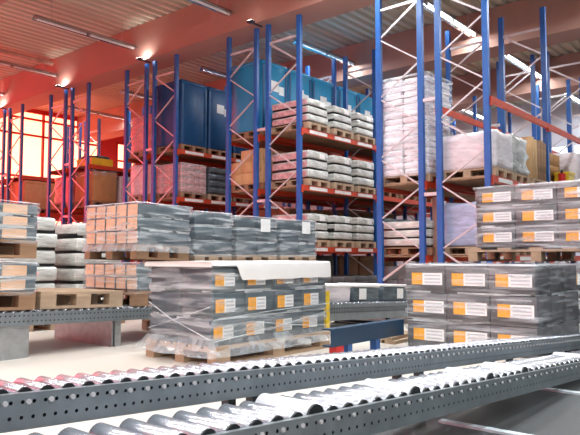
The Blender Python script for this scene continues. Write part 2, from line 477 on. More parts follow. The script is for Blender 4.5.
def blue_box(x, y, z, label, m='bluebox', h=1.60, lx=.88, ly=1.0, lab=1, group='tall blue boxes'):
    t = thing('tall_box', label, 'box', (x, y, z), group=group)
    pallet_part(t, ly, lx-.04, 'woodd', math.pi/2)
    mb = MB(); n = 6
    obj('board_sleeve', bevbox('board_sleeve', lx-.02, ly, h-.04, .02, m, seg=1), t, (0,0,.146))
    lidm = bevbox('lid', lx-.002, ly+.02, .09, .012, m, seg=1)
    obj('lid', lidm, t, (0,0,.146+h-.1))
    for s in (-1, 1):
        obj('corner_post', cached(('cp',m,h,ly), lambda: MB().box(-.03,.03,-ly/2-.012,-ly/2,0,h-.12).mesh('corner_post',['bluedk_shade'])), t, (s*(lx/2-.05),0,.146))
    if lab:
        obj('paper_label', cached('bp', lambda: MB().box(-.13,.13,-.005,0,-.12,.12).mesh('paper_label',['label_w'])), t, (.0, -ly/2-.002, .146+h-.55))
        obj('paper_label', cached('bp2', lambda: MB().box(-.09,.09,-.005,0,-.10,.10).mesh('paper_label',['label_w'])), t, (.23, -ly/2-.002, .146+h-.62))
    return t
def lumpy(x, y, z, label, lx, ly, h, m, pal=True, lump=.035, seed=0, group=None, name='wrapped_load'):
    t = thing(name, label, 'pallet load', (x, y, z), group=group)
    if pal: pallet_part(t, ly, lx, 'wood', math.pi/2)
    obj('wrapped_goods', bevbox('wrapped_goods', lx-.02, ly-.02, h, .07, m, seg=3, lump=lump, cuts=5, seed=seed), t, (0,0,.146 if pal else 0))
    return t

# helper: centre x of slot k (0..2) in bay i
def slot(i, k): return FX[i] + .1 + .45 + k*.92
yc = lambda r: ROWY[r] + RD/2
SH = ['lowest beam level', 'middle shelf', 'top shelf']
POSN = ['beside the end post', 'in the middle of the bay', 'at the far side of the bay']
# third rack: silver stacks on three shelves and a low floor row
for k in range(3):
    tiers_load(slot(0,k), yc(2), 3.54, 'silver stack in front of the pale blue boxes, '+['nearest the end post','between two others','farthest from the end post'][k], 3, .175, .75, 1.1, ends=(k==0), group='silver stacks on the top shelf')
    tiers_load(slot(0,k), yc(2), 2.33, 'silver stack under the top shelf of silver stacks, '+['nearest the end post, beside tan cartons','between two others','farthest from the end post'][k], 3, .205, .75, 1.1, ends=(k==0), group='silver stacks on the middle shelf')
    tiers_load(slot(0,k), yc(2), 1.04, 'silver stack on the lowest orange beam, '+['half hidden by the dark wrapped row','between two others','beside the tall blue post'][k], 3, .185, .75, 1.1, ends=(k==0), group='silver stacks on the lowest beam')
    carton_load(slot(0,k), yc(2), 0, 'low dark carton stack on the floor under silver stacks, '+['behind the near wrapped pallet','middle one','beside the blue post'][k], 2, 3, 2, .42, .36, .12, 'grey', group='low stacks on the floor under the rack')
# fourth rack
for i in range(2):
    for k in range(3):
        blue_box(slot(i,k), yc(3), 3.54, 'pale blue tall box above the silver stacks, ' + ['first of the row, its end lilac','second of the row','third of the row, two papers on it','fourth of the row','fifth of the row','last of the row, mostly behind posts'][i*3+k], lab=1)
carton_load(slot(0,0), yc(3), 2.33, 'tan cartons stacked in steps below the pale blue boxes, beside two blue posts', 2, 3, 3, .42, .34, .26, 'tan', skip=((0,2,2),(1,2,2)))
carton_load(slot(0,1), yc(3), 2.33, 'tan cartons behind the stepped tan carton stack', 2, 3, 3, .42, .34, .24, 'tan')
carton_load(slot(0,0), yc(3), 1.04, 'brown cartons on the low beam below the stepped tan cartons', 2, 3, 2, .42, .34, .26, 'brown')
for k in (1, 2): carton_load(slot(0,k), yc(3), 1.04, 'brown cartons on the low beam behind the silver stacks, ' + ['','second along','third along'][k] + ' from the end', 2, 3, 3, .42, .34, .26, 'woodd', group='brown cartons behind the low silver stacks')
for k in range(3): carton_load(slot(0,k), yc(3), 0, 'dark cartons on the floor behind the low carton row, ' + ['at the rack end','in the middle','beyond the middle'][k], 2, 3, 3, .42, .34, .24, 'grey', group='dark cartons on the floor behind the low row')
for k in range(2): carton_load(slot(0,k), yc(1), 0, 'dark cartons on the floor under the silver stacks below the white sacks, ' + ['at the end','second'][k], 2, 3, 2, .42, .34, .25, 'grey', group='dark cartons under the white sack rack')
for k in range(3):
    o3 = ['nearest', 'second', 'third'][k]
    for z, nm in ((1.04, 'low beam'), (2.33, 'middle shelf')):
        tiers_load(slot(1,k), yc(2), z, 'dark wrapped stack on the %s past the silver stacks, %s of three' % (nm, o3), 3, .2, .78, 1.05, m='dsilver', lab=False, pal='woodd', group='dark stacks past the silver stacks, ' + nm)
    for z, h, nm in ((0, .70, 'floor'), (1.04, .86, 'low beam'), (2.33, .86, 'middle shelf')):
        t = thing('board_box', 'brown board box on the %s behind the dark wrapped stacks, %s of three' % (nm, o3), 'box', (slot(1,k), yc(3), z), group='brown board boxes behind the dark stacks, ' + nm)
        pallet_part(t, 1.0, .84, 'woodd', math.pi/2)
        obj('box_body', bevbox('box_body', .84, 1.0, h, .015, 'woodd', seg=1), t, (0,0,.146))
        obj('box_lid', bevbox('box_lid', .86, 1.02, .1, .01, 'woodd', seg=1), t, (0,0,.146+h-.08))
carton_load(slot(0,2), yc(3), 2.33, 'brown cartons third along from the stepped tan cartons', 2, 3, 3, .42, .34, .26, 'woodd')
# fifth rack
for i in range(2):
    for k in range(3):
        blue_box(slot(i,k), yc(4), 3.54, 'shade-dark blue tall box over the rosy cartons, ' + ['its lilac end lit red','second of its row, with a faded paper','third of its row','fourth of its row, beside a post','fifth of its row','last of its row'][i*3+k], 'bluedk_shade' if True else 'bluebox', h=1.66, lab=(k==1), group='dark blue tall boxes')  # darker blue puts the shade on these boxes into their colour
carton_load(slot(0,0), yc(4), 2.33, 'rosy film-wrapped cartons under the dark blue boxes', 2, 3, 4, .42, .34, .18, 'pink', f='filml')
tiers_load(slot(0,1), yc(4), 2.33, 'dark carton stack next to the rosy cartons under the blue boxes', 4, .18, .86, 1.05, m='dsilver', lab=False)
carton_load(slot(0,2), yc(4), 2.33, 'brown cartons at the far side of the bay under the dark blue boxes', 2, 3, 3, .42, .34, .24, 'brown')
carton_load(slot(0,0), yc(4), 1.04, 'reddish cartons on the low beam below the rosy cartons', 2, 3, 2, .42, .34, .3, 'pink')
carton_load(slot(0,1), yc(4), 1.04, 'brown cartons on the low beam below the dark carton stack', 2, 3, 3, .42, .34, .22, 'brown')
# sixth rack (seen from its end)
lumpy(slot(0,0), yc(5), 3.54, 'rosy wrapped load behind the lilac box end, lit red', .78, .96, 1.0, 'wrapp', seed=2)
lumpy(slot(0,0), yc(5), 2.33, 'grey wrapped load below the rosy wrapped load, between red-lit posts', .78, .96, .84, 'wrapw', seed=4)
lumpy(slot(0,1), yc(5), 2.33, 'grey wrapped load second in the bay behind the rosy cartons', .78, .96, .82, 'foil', seed=5)
# seventh rack: big brown carton under clear plastic, yellow bin above
def big_carton(x, y, z):
    t = thing('big_carton', 'big brown carton with clear plastic draped over its top', 'box', (x, y, z))
    pallet_part(t, 1.0, .86, 'woodd', math.pi/2)
    obj('carton_body', bevbox('carton_body', .80, .98, .88, .02, 'brown', seg=1), t, (0,0,.146))
    mb = MB(); mb.smooth = True; n = 24
    g = []
    for j in range(n+1):
        for i in range(n+1):
            u, v = (i/n-.5)*1.1, (j/n-.5)*1.26
            x_, y_ = max(-.415, min(.415, u)), max(-.50, min(.50, v))
            drop = max(0, abs(u)-.415) + max(0, abs(v)-.50)
            nn = noise.noise(Vector((u*6, v*6, 3)))
            mb.v.append((x_ + math.copysign(.012*(1+nn), u)*(abs(u)>.415), y_ + math.copysign(.012*(1+nn), v)*(abs(v)>.50), 1.045 - drop*(1.2+.7*nn) + .015*nn + .02))
    for j in range(n):
        for i in range(n):
            a = j*(n+1)+i; mb.f.append((a, a+1, a+n+2, a+n+1)); mb.m.append(0)
    obj('plastic_cover', mb.mesh('plastic_cover', ['filmh']), t)
big_carton(slot(0,0), yc(6)-.05, 2.33)
t = thing('yellow_bin', 'yellow bin with a dark load standing above the big brown carton', 'bin', (slot(0,0)-.05, yc(6)-.05, 3.54))
mb = MB().box(-.36,.36,-.4,.4,.0,.03).box(-.36,-.33,-.4,.4,.03,.22).box(.33,.36,-.4,.4,.03,.22).box(-.33,.33,-.4,-.37,.03,.22).box(-.33,.33,.37,.4,.03,.22)
obj('bin_body', mb.mesh('bin_body', ['yellow']), t)
obj('bin_contents', bevbox('bin_contents', .6, .7, .26, .06, 'dark', seg=2, lump=.05, cuts=3, seed=3), t, (0,0,.04))
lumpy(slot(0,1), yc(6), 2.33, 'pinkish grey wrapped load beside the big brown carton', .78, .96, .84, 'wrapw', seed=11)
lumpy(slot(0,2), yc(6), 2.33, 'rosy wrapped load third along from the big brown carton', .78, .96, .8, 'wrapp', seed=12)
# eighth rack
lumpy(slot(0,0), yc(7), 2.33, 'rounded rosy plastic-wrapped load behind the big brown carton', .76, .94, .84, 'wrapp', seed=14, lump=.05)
carton_load(slot(0,1), yc(7), 2.33, 'tan cartons behind the rounded rosy load', 2, 3, 3, .42, .34, .26, 'tan')
# ninth and tenth racks, low against the glowing window
for r, mm in ((8,'tan'), (9,'brown')):
    for k in range(3):
        t = thing('board_box', ('tan' if r == 8 else 'brown') + ' tall board box before the glowing window, ' + ['first', 'second', 'third'][k] + (' along the front rack' if r == 8 else ' along the rack against the wall'), 'box', (slot(0,k), yc(r), 2.33), group='board boxes before the glowing window')
        pallet_part(t, 1.0, .84, 'woodd', math.pi/2)
        hh = [.90,.88,.84][k]-.1*(r==9)
        obj('box_body', bevbox('box_body', .84, 1.0, hh, .015, mm, seg=1), t, (0,0,.146))
        obj('box_lid', bevbox('box_lid', .86, 1.02, .1, .01, mm, seg=1), t, (0,0,.146+hh-.08))

# second rack: tall white sack stack
t = thing('sack_stack', 'tall stack of white sacks wrapped in film behind the blue posts', 'pallet load', (slot(0,0)+.02, yc(1), 2.18))
pallet_part(t, 1.08, .92, 'wood', math.pi/2)
nl = 15; hh = .122
for k in range(nl):
    for j in range(2):
        me = bevbox('sack', .96 if k%2 else .93, .5, hh, .04, 'sack', seg=3, lump=.011, cuts=2, seed=k%5)
        obj('sack', me, t, (R.uniform(-.02,.02), (j-.5)*.52+R.uniform(-.01,.01), .146+k*hh*.99), (0,0,R.uniform(-.03,.03)))
obj('stretch_film', film_mesh(.98, 1.07, .12, .146+nl*hh+.03, [.146+k*hh for k in range(1,nl)], amp=.012, off=.016, m='filml', seed=5), t)
for k in (1,2): lumpy(slot(0,k), yc(1), 2.18, 'grey-white wrapped load %s along from the tall white sacks' % ['','second','third'][k], .72, 1.0, .9, 'wrapw', seed=20+k)
for k in range(3):
    tiers_load(slot(0,k), yc(1), .85, 'silver stack below the tall white sacks, ' + ['nearest the end frame','second along','third along'][k], 3, .16, .86, 1.1, m='silver', lab=False, pal='woodd', group='silver stacks under the white sacks')
# first rack
lumpy(slot(0,0)-.01, yc(0), 2.18, 'pinkish white film-wrapped load between two blue posts above the lilac load', .82, 1.05, .66, 'wrapw', seed=30, lump=.03)
lumpy(slot(0,1)-.08, yc(0), 2.18, 'crumpled silver foil-wrapped load beside the tall tan boards', .74, 1.0, .72, 'foil', seed=31, lump=.06)
t = thing('board_bundle', 'upright bundle of tan cardboard sheets beside the foil load', 'cardboard', (slot(0,2)-.02, yc(0), 2.18))
pallet_part(t, 1.0, .84, 'wood', math.pi/2)
for i in range(5):
    obj('cardboard_sheet', bevbox('cardboard_sheet', .14, .96, .80-.03*(i%3), .008, 'tan' if i < 2 else 'woodd', seg=1), t, (-.33+i*.165, 0, .146), (0, .05*(i > 2), 0))
carton_load(slot(1,0), yc(0)+.14, 2.18, 'tan cartons past the second frame, beside the tan boards', 2, 2, 3, .42, .34, .26, 'tan', pal='wood')
carton_load(slot(1,1), yc(0)+.16, 2.18, 'brown cartons behind the red canister and yellow crate beyond the second frame', 2, 2, 3, .42, .28, .27, 'brown', pal='wood')
t = thing('red_canister', 'red canister at the shelf edge beside a yellow crate', 'canister', (14.13, 4.275, 2.18))
obj('canister_body', MB().tube([(0,0,0),(0,0,.02),(0,0,.40),(0,0,.44)], .075, n=14, up=(1,0,0)).mesh('canister_body', ['red']), t)
obj('canister_neck', MB().tube([(0,0,.44),(0,0,.52)], .025, n=10, up=(1,0,0)).mesh('canister_neck', ['black']), t)
t = thing('yellow_crate', 'yellow crate at the shelf edge beside the red canister', 'crate', (14.5, 4.33, 2.18))
mb = MB().box(-.2,.2,-.15,.15,0,.02).box(-.2,-.18,-.15,.15,.02,.50).box(.18,.2,-.15,.15,.02,.50).box(-.18,.18,-.15,-.13,.02,.50).box(-.18,.18,.13,.15,.02,.50)
obj('crate_body', mb.mesh('crate_body', ['yellow']), t)
obj('crate_rim', MB().box(-.215,.215,-.165,-.15,.45,.50).box(-.215,-.2,-.15,.15,.45,.50).box(.2,.215,-.15,.15,.45,.50).box(-.215,.215,.15,.165,.45,.50).mesh('crate_rim', ['yellow']), t)
lumpy(slot(1,2), yc(0), 2.18, 'pale wrapped load beyond the brown cartons past the second frame', .78, 1.0, .9, 'wrapw', seed=34)
lumpy(slot(0,0), yc(0), .85, 'lilac film-wrapped load low beside the dark cartons', .78, 1.0, .78, 'wrapl', seed=35, lump=.025)
lumpy(slot(0,1), yc(0), .85, 'pale wrapped load low behind the upper dark cartons', .78, 1.0, .78, 'wrapw', seed=36)
t = thing('red_column_guard', 'reddish brown upright board between the paired blue posts', 'board', (FX[0]+.25, 5.29, 0))
obj('guard_panel', bevbox('guard_panel', .03, .2, 1.9, .004, 'beamc', seg=1), t)
obj('guard_foot', MB().box(-.08,.08,-.1,.1,0,.02).mesh('guard_foot',['dark']), t)

# ------------------------------------------------------------------ near wrapped carton stacks
def near_stack(name, label, x0, y0, z0, nx, ny, tiers, cx, cy, cz, face, lw, lh, m, filmm, pal=True, palL=None, palW=None, flare=0, seed=0, lab_rows=None, split=.45, loff=0, zoff=0., cap=0, endm=None, palm='wood', group=None):
    """x0,y0 = near corner; face 'y' puts printed labels on the -y side, 'x' on the -x side"""
    lx, ly = nx*cx, ny*cy
    t = thing(name, label, 'pallet load', (x0+lx/2, y0+ly/2, z0), group=group)
    h0 = .146 if pal else 0.
    if pal: pallet_part(t, palL or lx, palW or ly, palm, 0 if lx >= ly else 0, detail=True)
    me = carton('carton', cx, cy, cz, m)
    lm = label_mesh(lw, lh, split) if not endm else cached(('endl',lw,lh,endm), lambda: MB().box(-lw/2,lw/2,-.003,0,-lh/2,lh/2).mesh('carton_end',[endm]))
    for k in range(tiers):
        jx, jy = R.uniform(-.008,.008), R.uniform(-.008,.008)
        for i in range(nx):
            for j in range(ny):
                c = obj('carton', me, t, ((i-(nx-1)/2)*cx+jx, (j-(ny-1)/2)*cy+jy, h0+k*cz))
                if face == 'y' and j == 0 and (lab_rows is None or k in lab_rows):
                    obj('carton_end' if endm else 'label', lm, c, (loff, -cy/2+.0015, cz*.5+zoff))
                if face == 'x' and i == 0 and (lab_rows is None or k in lab_rows):
                    obj('carton_end' if endm else 'label', lm, c, (-cx/2+.0015, -loff, cz*.5+zoff), (0,0,-math.pi/2))
    zt = h0+tiers*cz
    obj('stretch_film', film_mesh(lx, ly, (.075 if flare else .115) if pal else .01, zt+.012, [h0+k*cz for k in range(1, tiers)], amp=.016, flare=flare, seed=seed, m=filmm), t)
    if cap:
        # soft cover sheet: flat on top, folding over the edges, hanging lower along most of the printed side
        mb = MB(); mb.smooth = True; nx_, ny_ = 70, 9; a = cap
        X0, X1, Y0, Y1 = -lx/2-.032, lx/2+.034, -ly/2-.034, ly/2+.034
        prof = [(Y1,-.05),(Y1,-.006),(Y1-.02,.006),(0,.012),(Y0+.02,.008),(Y0+.004,.0),(Y0,-.012),(Y0-.002,-.5),(Y0-.004,-1.)]
        for i in range(nx_+1):
            u = i/nx_; x = X0+(X1-X0)*u
            q = max(0, min(1, (u-.17)/.05)); d = .022+(a-.022)*q*q*(3-2*q) + .006*noise.noise(Vector((u*9,0,2)))
            for k, (yy, zz) in enumerate(prof):
                w_ = .004*noise.noise(Vector((u*14, k*.6, 5)))
                zz = zz if k < 7 else -.012 + (d-.012)*zz
                mb.v.append((x, yy + (w_ if k > 5 else 0), zz + w_*(2 <= k <= 5)))
        for i in range(nx_):
            for k in range(8):
                A = i*9+k; mb.f.append((A, A+1, A+10, A+9)); mb.m.append(0)
        for e, xs in ((0, X0), (nx_, X1)):
            b = len(mb.v)
            for k in range(1, 7): yy, zz = prof[k]; mb.v.append((xs + (-.002 if e == 0 else .002), yy, -.03))
            for k in range(1, 6): mb.f.append((e*9+k, e*9+k+1, b+k, b+k-1)); mb.m.append(0)
        obj('cover_sheet', mb.mesh('cover_sheet', ['sheet']), t, (0,0,zt+.03))
        hx, hy = lx/2+.034, ly/2+.034
        for P in ([(-hx+.002,hy-.06,.24),(-hx-.006,0,.33),(-hx+.002,-hy+.02,.44)], [(-hx+.002,hy-.06,.45),(-hx-.006,.05,.33),(-hx+.002,-hy+.02,.20)], [(-hx+.02,-hy-.002,.185),(-.2,-hy-.008,.225),(hx-.02,-hy-.002,.33)],
                  [(-hx+.02,-hy-.002,.345),(-.1,-hy-.008,.375),(hx-.02,-hy-.002,.395)], [(-.25,-hy-.004,.30),(.2,-hy-.008,.24),(hx-.02,-hy-.002,.20)]):
            obj('film_strand', MB().tube(P, .0032, n=6).mesh('film_strand', ['fold_sheen']), t)
    return t
# centre pallet standing on the floor
near_stack('wrapped_pallet', 'film-wrapped pallet of labelled grey cartons under a white cover sheet, standing on the floor', 3.20, 3.47, 0, 4, 2, 3, .347, .37, .196, 'y', .205, .10, 'char', 'film', palL=1.38, palW=.84, flare=.085, seed=1, loff=-.045, zoff=-.0, cap=.135)
# lower and upper stacks on the right
near_stack('wrapped_pallet', 'grey film-wrapped carton stack with three rows of labels behind the rear roller lane', 5.10, 1.76, .0, 3, 3, 3, .37, .39, .246, 'x', .30, .105, 'grey', 'filml', pal=False, seed=2, loff=.02, split=.36)
near_stack('wrapped_pallet', 'grey carton stack on the floor holding up the upper labelled pallet', 6.50, 1.60, .0, 3, 3, 3, .36, .43, .238, 'x', .28, .105, 'grey', 'filml', pal=False, seed=3, split=.36)
near_stack('wrapped_pallet', 'film-wrapped labelled carton pallet resting on top of another stack, wood edge showing', 6.50, 1.60, .765, 3, 3, 3, .37, .425, .214, 'x', .31, .10, 'grey', 'film', palL=1.12, palW=1.45, seed=4, loff=.02, split=.38)
# left: stacks riding the cross conveyor, two high
def zl(x): return .369 - .030*(x-2.8)
tilt = math.atan(.030)
def ride(t): t.rotation_euler.y = tilt; return t
ZC = zl(2.2)+.012

ride(near_stack('wrapped_pallet', 'low labelled carton pallet on the cross conveyor, another pallet standing on it', 1.84, 4.95, zl(2.22)+.004, 2, 2, 2, .385, .43, .113, 'y', .2, .085, 'char', 'film', seed=6, split=.8, palm='woodd', endm='page'))
ride(near_stack('wrapped_pallet', 'labelled carton pallet standing on another beside the empty pallet on the cross conveyor', 1.84, 4.95, zl(2.22)+.004+.146+.226+.045, 2, 2, 3, .385, .43, .098, 'y', .2, .075, 'char', 'film', seed=8, split=.8, palm='woodd', endm='page'))
ride(near_stack('wrapped_pallet', 'low pallet with peach carton ends directly on the cross conveyor', 3.60, 4.95, zl(3.95)+.004, 1, 5, 2, .64, .178, .125, 'x', .15, .105, 'char', 'film', seed=7, split=-.1, palm='woodd', endm='page'))
ride(near_stack('wrapped_pallet', 'pallet with three rows of peach carton ends, standing on a low pallet', 3.60, 4.95, zl(3.95)+.004+.146+.25+.045, 1, 5, 3, .64, .178, .130, 'x', .15, .112, 'char', 'filmh', seed=9, flare=.03, split=-.1, palm='woodd', endm='page'))
t = thing('wooden_pallet', 'empty wooden pallet lying on the cross conveyor between two carton stacks', 'pallet', (3.06, 5.42, zl(3.06)+.004), (0, tilt, 0))
pallet_part(t, .80, .92, 'wood', detail=True)
# dark wrapped row behind the centre pallet, two high on the floor
for k, (x, w, top) in enumerate(((4.34,.57,1.30), (4.95,.70,1.28), (5.69,.72,1.28))):
    w_ = ['right beside the peach carton ends', 'in the middle of the dark row, white paper on it', 'last of the dark row, beside the silver racks'][k]
    near_stack('wrapped_pallet', 'lower dark wrapped carton stack on the floor, ' + ['first', 'second', 'third'][k] + ' behind the white-capped pallet', x, 4.97, 0, 2, 2, 3, w/2-.02, .44, .166, 'y', .1, .1, 'char', 'filmh', seed=20+k, lab_rows=(), group='lower dark wrapped stacks')
    u = near_stack('wrapped_pallet', 'dark film-wrapped carton pallet ' + w_, x, 4.97, .69, 2, 2, 3, w/2-.02, .44, (top-.69-.165)/3, 'y', .1, .1, 'char', 'filmh', seed=30+k, lab_rows=(), palm='wood', group='dark wrapped pallets of the upper row')
    if k: obj('paper_label', cached('dpl', lambda: MB().box(-.08,.08,-.004,0,-.075,.075).mesh('paper_label',['label_w'])), u, (.10, -.475, .146+.34))
tiers_load(3.42, 7.05, 0, 'silver stack on the floor behind the labelled stack, against the racks', 6, .185, .70, .9, m='silver', lab=False, group='stacks on the floor behind the cross conveyor')
tiers_load(4.30, 7.05, 0, 'silver stack on the floor behind the pallet of peach carton ends', 6, .177, .70, .9, m='silver', lab=False, group='stacks on the floor behind the cross conveyor')
lumpy(3.87, 7.9, 0, 'rosy wrapped load on the floor in the gap between two silver stacks', .4, .5, 1.06, 'wrapp', seed=41)

# ------------------------------------------------------------------ roller conveyors
def rail_mesh(L, h, pitch, t=.003, lip=.018, lower=True, rows=(.22,.62), hr=.0055, name='side_rail', sub=1):
    """channel section side rail with two rows of punched holes, one connected sheet; runs +x from 0, top edge z=0, web on y=0"""
    mb = MB(); n = max(1, int(round(L/pitch*sub))); w = L/n
    zs = [0, -h*(rows[0]-.14) , -h*(rows[0]+.14), -h*(rows[1]-.14), -h*(rows[1]+.14), -h]
    G = [[0]*(n+1) for _ in zs]
    for a, z in enumerate(zs):
        for i in range(n+1): mb.v.append((i*w, 0, z)); G[a][i] = len(mb.v)-1
    for a in range(5):
        for i in range(n):
            q = (G[a+1][i], G[a+1][i+1], G[a][i+1], G[a][i])
            if a in (1, 3):
                cx, cz = (i+.5)*w, (zs[a]+zs[a+1])/2; k = 8; ring = []
                for j in range(k):
                    th = -math.pi*.75 + 2*math.pi*j/k
                    mb.v.append((cx+hr*math.cos(th), 0, cz+hr*math.sin(th))); ring.append(len(mb.v)-1)
                for e in range(4):
                    r0, r1, r2 = ring[2*e], ring[2*e+1], ring[(2*e+2) % k]
                    c0, c1 = q[e], q[(e+1) % 4]
                    mb.f += [(c0, c1, r1), (c0, r1, r0), (c1, r2, r1)]; mb.m += [0,0,0]
            else:
                mb.f.append(q); mb.m.append(0)
    # lips
    for (row, z) in ((G[0], 0), (G[5], -h)):
        b = []
        for i in (0, n): mb.v.append((i*w, lip, z)); b.append(len(mb.v)-1)
        poly = row + [b[1], b[0]]
        mb.f.append(tuple(poly)); mb.m.append(0)
    return mb.mesh(name, ['rail'])
def roller_mesh(r, L, m='roller'):
    return MB().lathe_y([(0, r*.86), (.006, r), (L-.006, r), (L, r*.86)], 20, 0).mesh('roller', [m])
def roller_set(t, xs, r, L, y0, z, m, cap, name='roller'):
    rm = roller_mesh(r, L, m); rm.polygons.foreach_set('use_smooth', [True]*len(rm.polygons))
    cm = MB().lathe_y([(-.007, r*.5), (-.007, r*.93), (0, r*.93)], 16).mesh('end_cap', ['black'])
    for x in xs:
        o = obj(name, rm, t, (x, y0, z)); obj('end_cap', cm, o, (0, 0, 0)); 
bolt = MB().lathe_y([(-.006,.0045), (-.0055,.007), (0,.0075)], 6).mesh('bolt', ['brace'])
def lane(label, x0, x1, y, z_at_x0, slope, h, width, pitch, r, prot, hole_pitch, brakes=(), br=0, legs=(), feet=(), hr=.005, hs=(.22,.62), bolts=True):
    t = thing('roller_conveyor', label, 'conveyor', (x0, y, z_at_x0), (0, math.atan(slope), 0))
    L = (x1-x0)/math.cos(math.atan(slope))
    rail = obj('side_rail', rail_mesh(L, h, hole_pitch, hr=hr, rows=hs), t)
    back = obj('side_rail', rail_mesh(L, h*.7, hole_pitch*4, hr=hr, rows=hs), t, (L, width, -.012), (0,0,math.pi))
    obj('hole_shade_strip', MB().box(.0, L, .020, .024, -h+.004, -.004).mesh('hole_shade_strip', ['black']), t)  # black sheet added behind the holes, painting the shade inside them
    n = int(L/pitch); xs = [pitch*(i+.5) for i in range(n)]
    bx = [min(xs, key=lambda q: abs(q-(b-x0))) for b in brakes]
    roller_set(t, [q for q in xs if q not in bx and not any(0 < abs(q-b) < pitch*.6 for b in bx)], r, width-.036, .026, prot-r, 'roller', 0)
    if bx: roller_set(t, bx, br, width-.036, .026, prot+ (br-r)*1.1-br, 'brake', 0, 'brake_roller')
    if bolts:
        for i, q in enumerate(xs):
            if i < 100: obj('bolt', bolt, rail, (q, 0, -h*hs[0]))
    ct, st = math.cos(math.atan(slope)), math.sin(math.atan(slope))
    for lx in legs:
        zb = z_at_x0 - (lx-x0)*slope - h
        # stands upright: undo the lane slope
        lg = obj('support_leg', None, t, ((lx-x0)*ct + 0, 0, 0))
        bpy.data.objects.remove(lg)
        d = (lx-x0)
        mb = MB(); T = Matrix.Rotation(-math.atan(slope), 4, 'Y')
        for yy in (.03, width-.03):
            p = []
            mb.box(d-.02, d+.02, yy-.018, yy+.018, -z_at_x0, -d*slope-h*.5)
        mb.box(d-.015, d+.015, .03, width-.03, -z_at_x0+.02, -z_at_x0+.05)
        mb.box(d-.04, d+.04, -.0, width, -z_at_x0, -z_at_x0+.008)
        mb.v = [tuple(T @ Vector(v)) for v in mb.v]
        obj('support_leg', mb.mesh('support_leg', ['dark']), t)
    for lx, ya, yb in feet:
        d = lx-x0; T = Matrix.Rotation(-math.atan(slope), 4, 'Y')
        mb = MB().box(d-.022, d+.022, ya-y, yb-y, -z_at_x0, -z_at_x0+.012)
        mb.v = [tuple(T @ Vector(v)) for v in mb.v]
        obj('foot_bar', mb.mesh('foot_bar', ['footp']), t)
    return t
SL = .0654
lane('nearer sloping roller lane with large brake rollers and punched grey side rail', .55, 5.6, 1.22, .418-SL*.55, SL, .105, .26, .0905, .033, .016, .0453,
     brakes=(1.58, 2.19, 2.92, 3.42, 4.6), br=.047, legs=(.9, 5.2), feet=((2.87,.35,1.47),(3.97,.35,1.47),(5.05,.35,1.47)), hr=.006)
lane('rear sloping roller lane of close small rollers in front of the wrapped pallets', .35, 6.4, 1.55, .513-SL*.35, SL, .091, .185, .0612, .022, .013, .0306,
     legs=(1.66, 2.86, 4.05, 5.25, .6), hr=.0052, hs=(.24,.66))
# cross conveyor carrying the left stacks
t = lane('wide grey roller conveyor carrying the stacked pallets over folded steel plate legs', 1.2, 4.24, 4.90, zl(1.2)-.012, .030, .105, 1.05, .075, .03, .012, .0375, hr=.007, bolts=False, hs=(.25,.68))
def plate_leg(x0, x1, y0, y1, zt):
    T = Matrix.Rotation(-math.atan(.030), 4, 'Y') @ Matrix.Translation((-1.2, -4.90, -(zl(1.2)-.012)))
    mb = MB().box(x0, x1, y0, y1, 0, zt); mb.v = [tuple(T @ Vector(v)) for v in mb.v]
    return mb.mesh('plate_leg', ['galv'])
for a in ((3.34, 3.352, 4.94, 5.93, .235), (3.36, 3.42, 4.92, 4.98, .235), (1.9, 2.54, 4.93, 4.94, .26), (2.53, 2.56, 4.94, 5.0, .26), (1.9, 1.912, 4.96, 5.93, .27)):
    obj('plate_leg', plate_leg(*a), t)
# conveyor past the centre pallet
lane('grey perforated conveyor past the white-capped pallet, carrying low wrapped boxes', 4.80, 8.6, 3.90, .348, .042, .175, .80, .075, .028, .012, .045, hr=.012, bolts=False, hs=(.28,.52), legs=(5.0, 6.4, 7.8))
sl = math.atan(.042)
def low_box(x, label, lx, ly, h, m, lab):
    t = thing('low_box', label, 'box', (x, 4.30, .348-(x-4.8)*.042+.0135), (0, sl, 0), 'low boxes on the perforated conveyor')
    obj('box_body', bevbox('box_body', lx, ly, h, .015, m, seg=2, lump=.008, cuts=2, seed=int(x*9) % 7), t)
    obj('box_lid', bevbox('box_lid', lx+.02, ly+.02, .03, .008, 'sheet', seg=1), t, (0,0,h-.01))
    if lab: obj('paper_label', cached('lbp', lambda: MB().box(-.07,.07,-.004,0,-.06,.06).mesh('paper_label',['label_w'])), t, (lab, -ly/2-.011, h*.5))
low_box(5.42, 'low white wrapped box beside the white-capped pallet', .56, .66, .165, 'wrapw', 0)
low_box(6.02, 'low dark box with a white lid and paper label between two others', .52, .66, .17, 'dsilver', -.1)
low_box(6.68, 'low dark box with a paper label next to the labelled grey stack', .62, .66, .18, 'dsilver', .05)
t = thing('yellow_post_guard', 'narrow yellow upright guard at the corner of the white-capped pallet', 'guard', (5.06, 3.80, 0))
obj('guard_plate', MB().box(-.03,.03,-.004,.004,0,.47).box(-.03,-.02,0,.05,0,.47).mesh('guard_plate',['yellow']), t)
obj('guard_base', MB().box(-.06,.06,-.03,.06,0,.008).mesh('guard_base',['yellow']), t)
t = thing('timber_offcuts', 'short wooden planks on the floor behind the end of the teal barrier', 'planks', (5.42, 3.2, 0))
for k, (px, py, pz, rz) in enumerate(((0,-.06,0,.05),(.03,.07,0,-.04),(.0,.0,.031,.12))):
    obj('plank', MB().box(-.3,.3,-.055,.055,0,.03).mesh('plank', ['wood']), t, (px,py,pz), (0,0,rz))
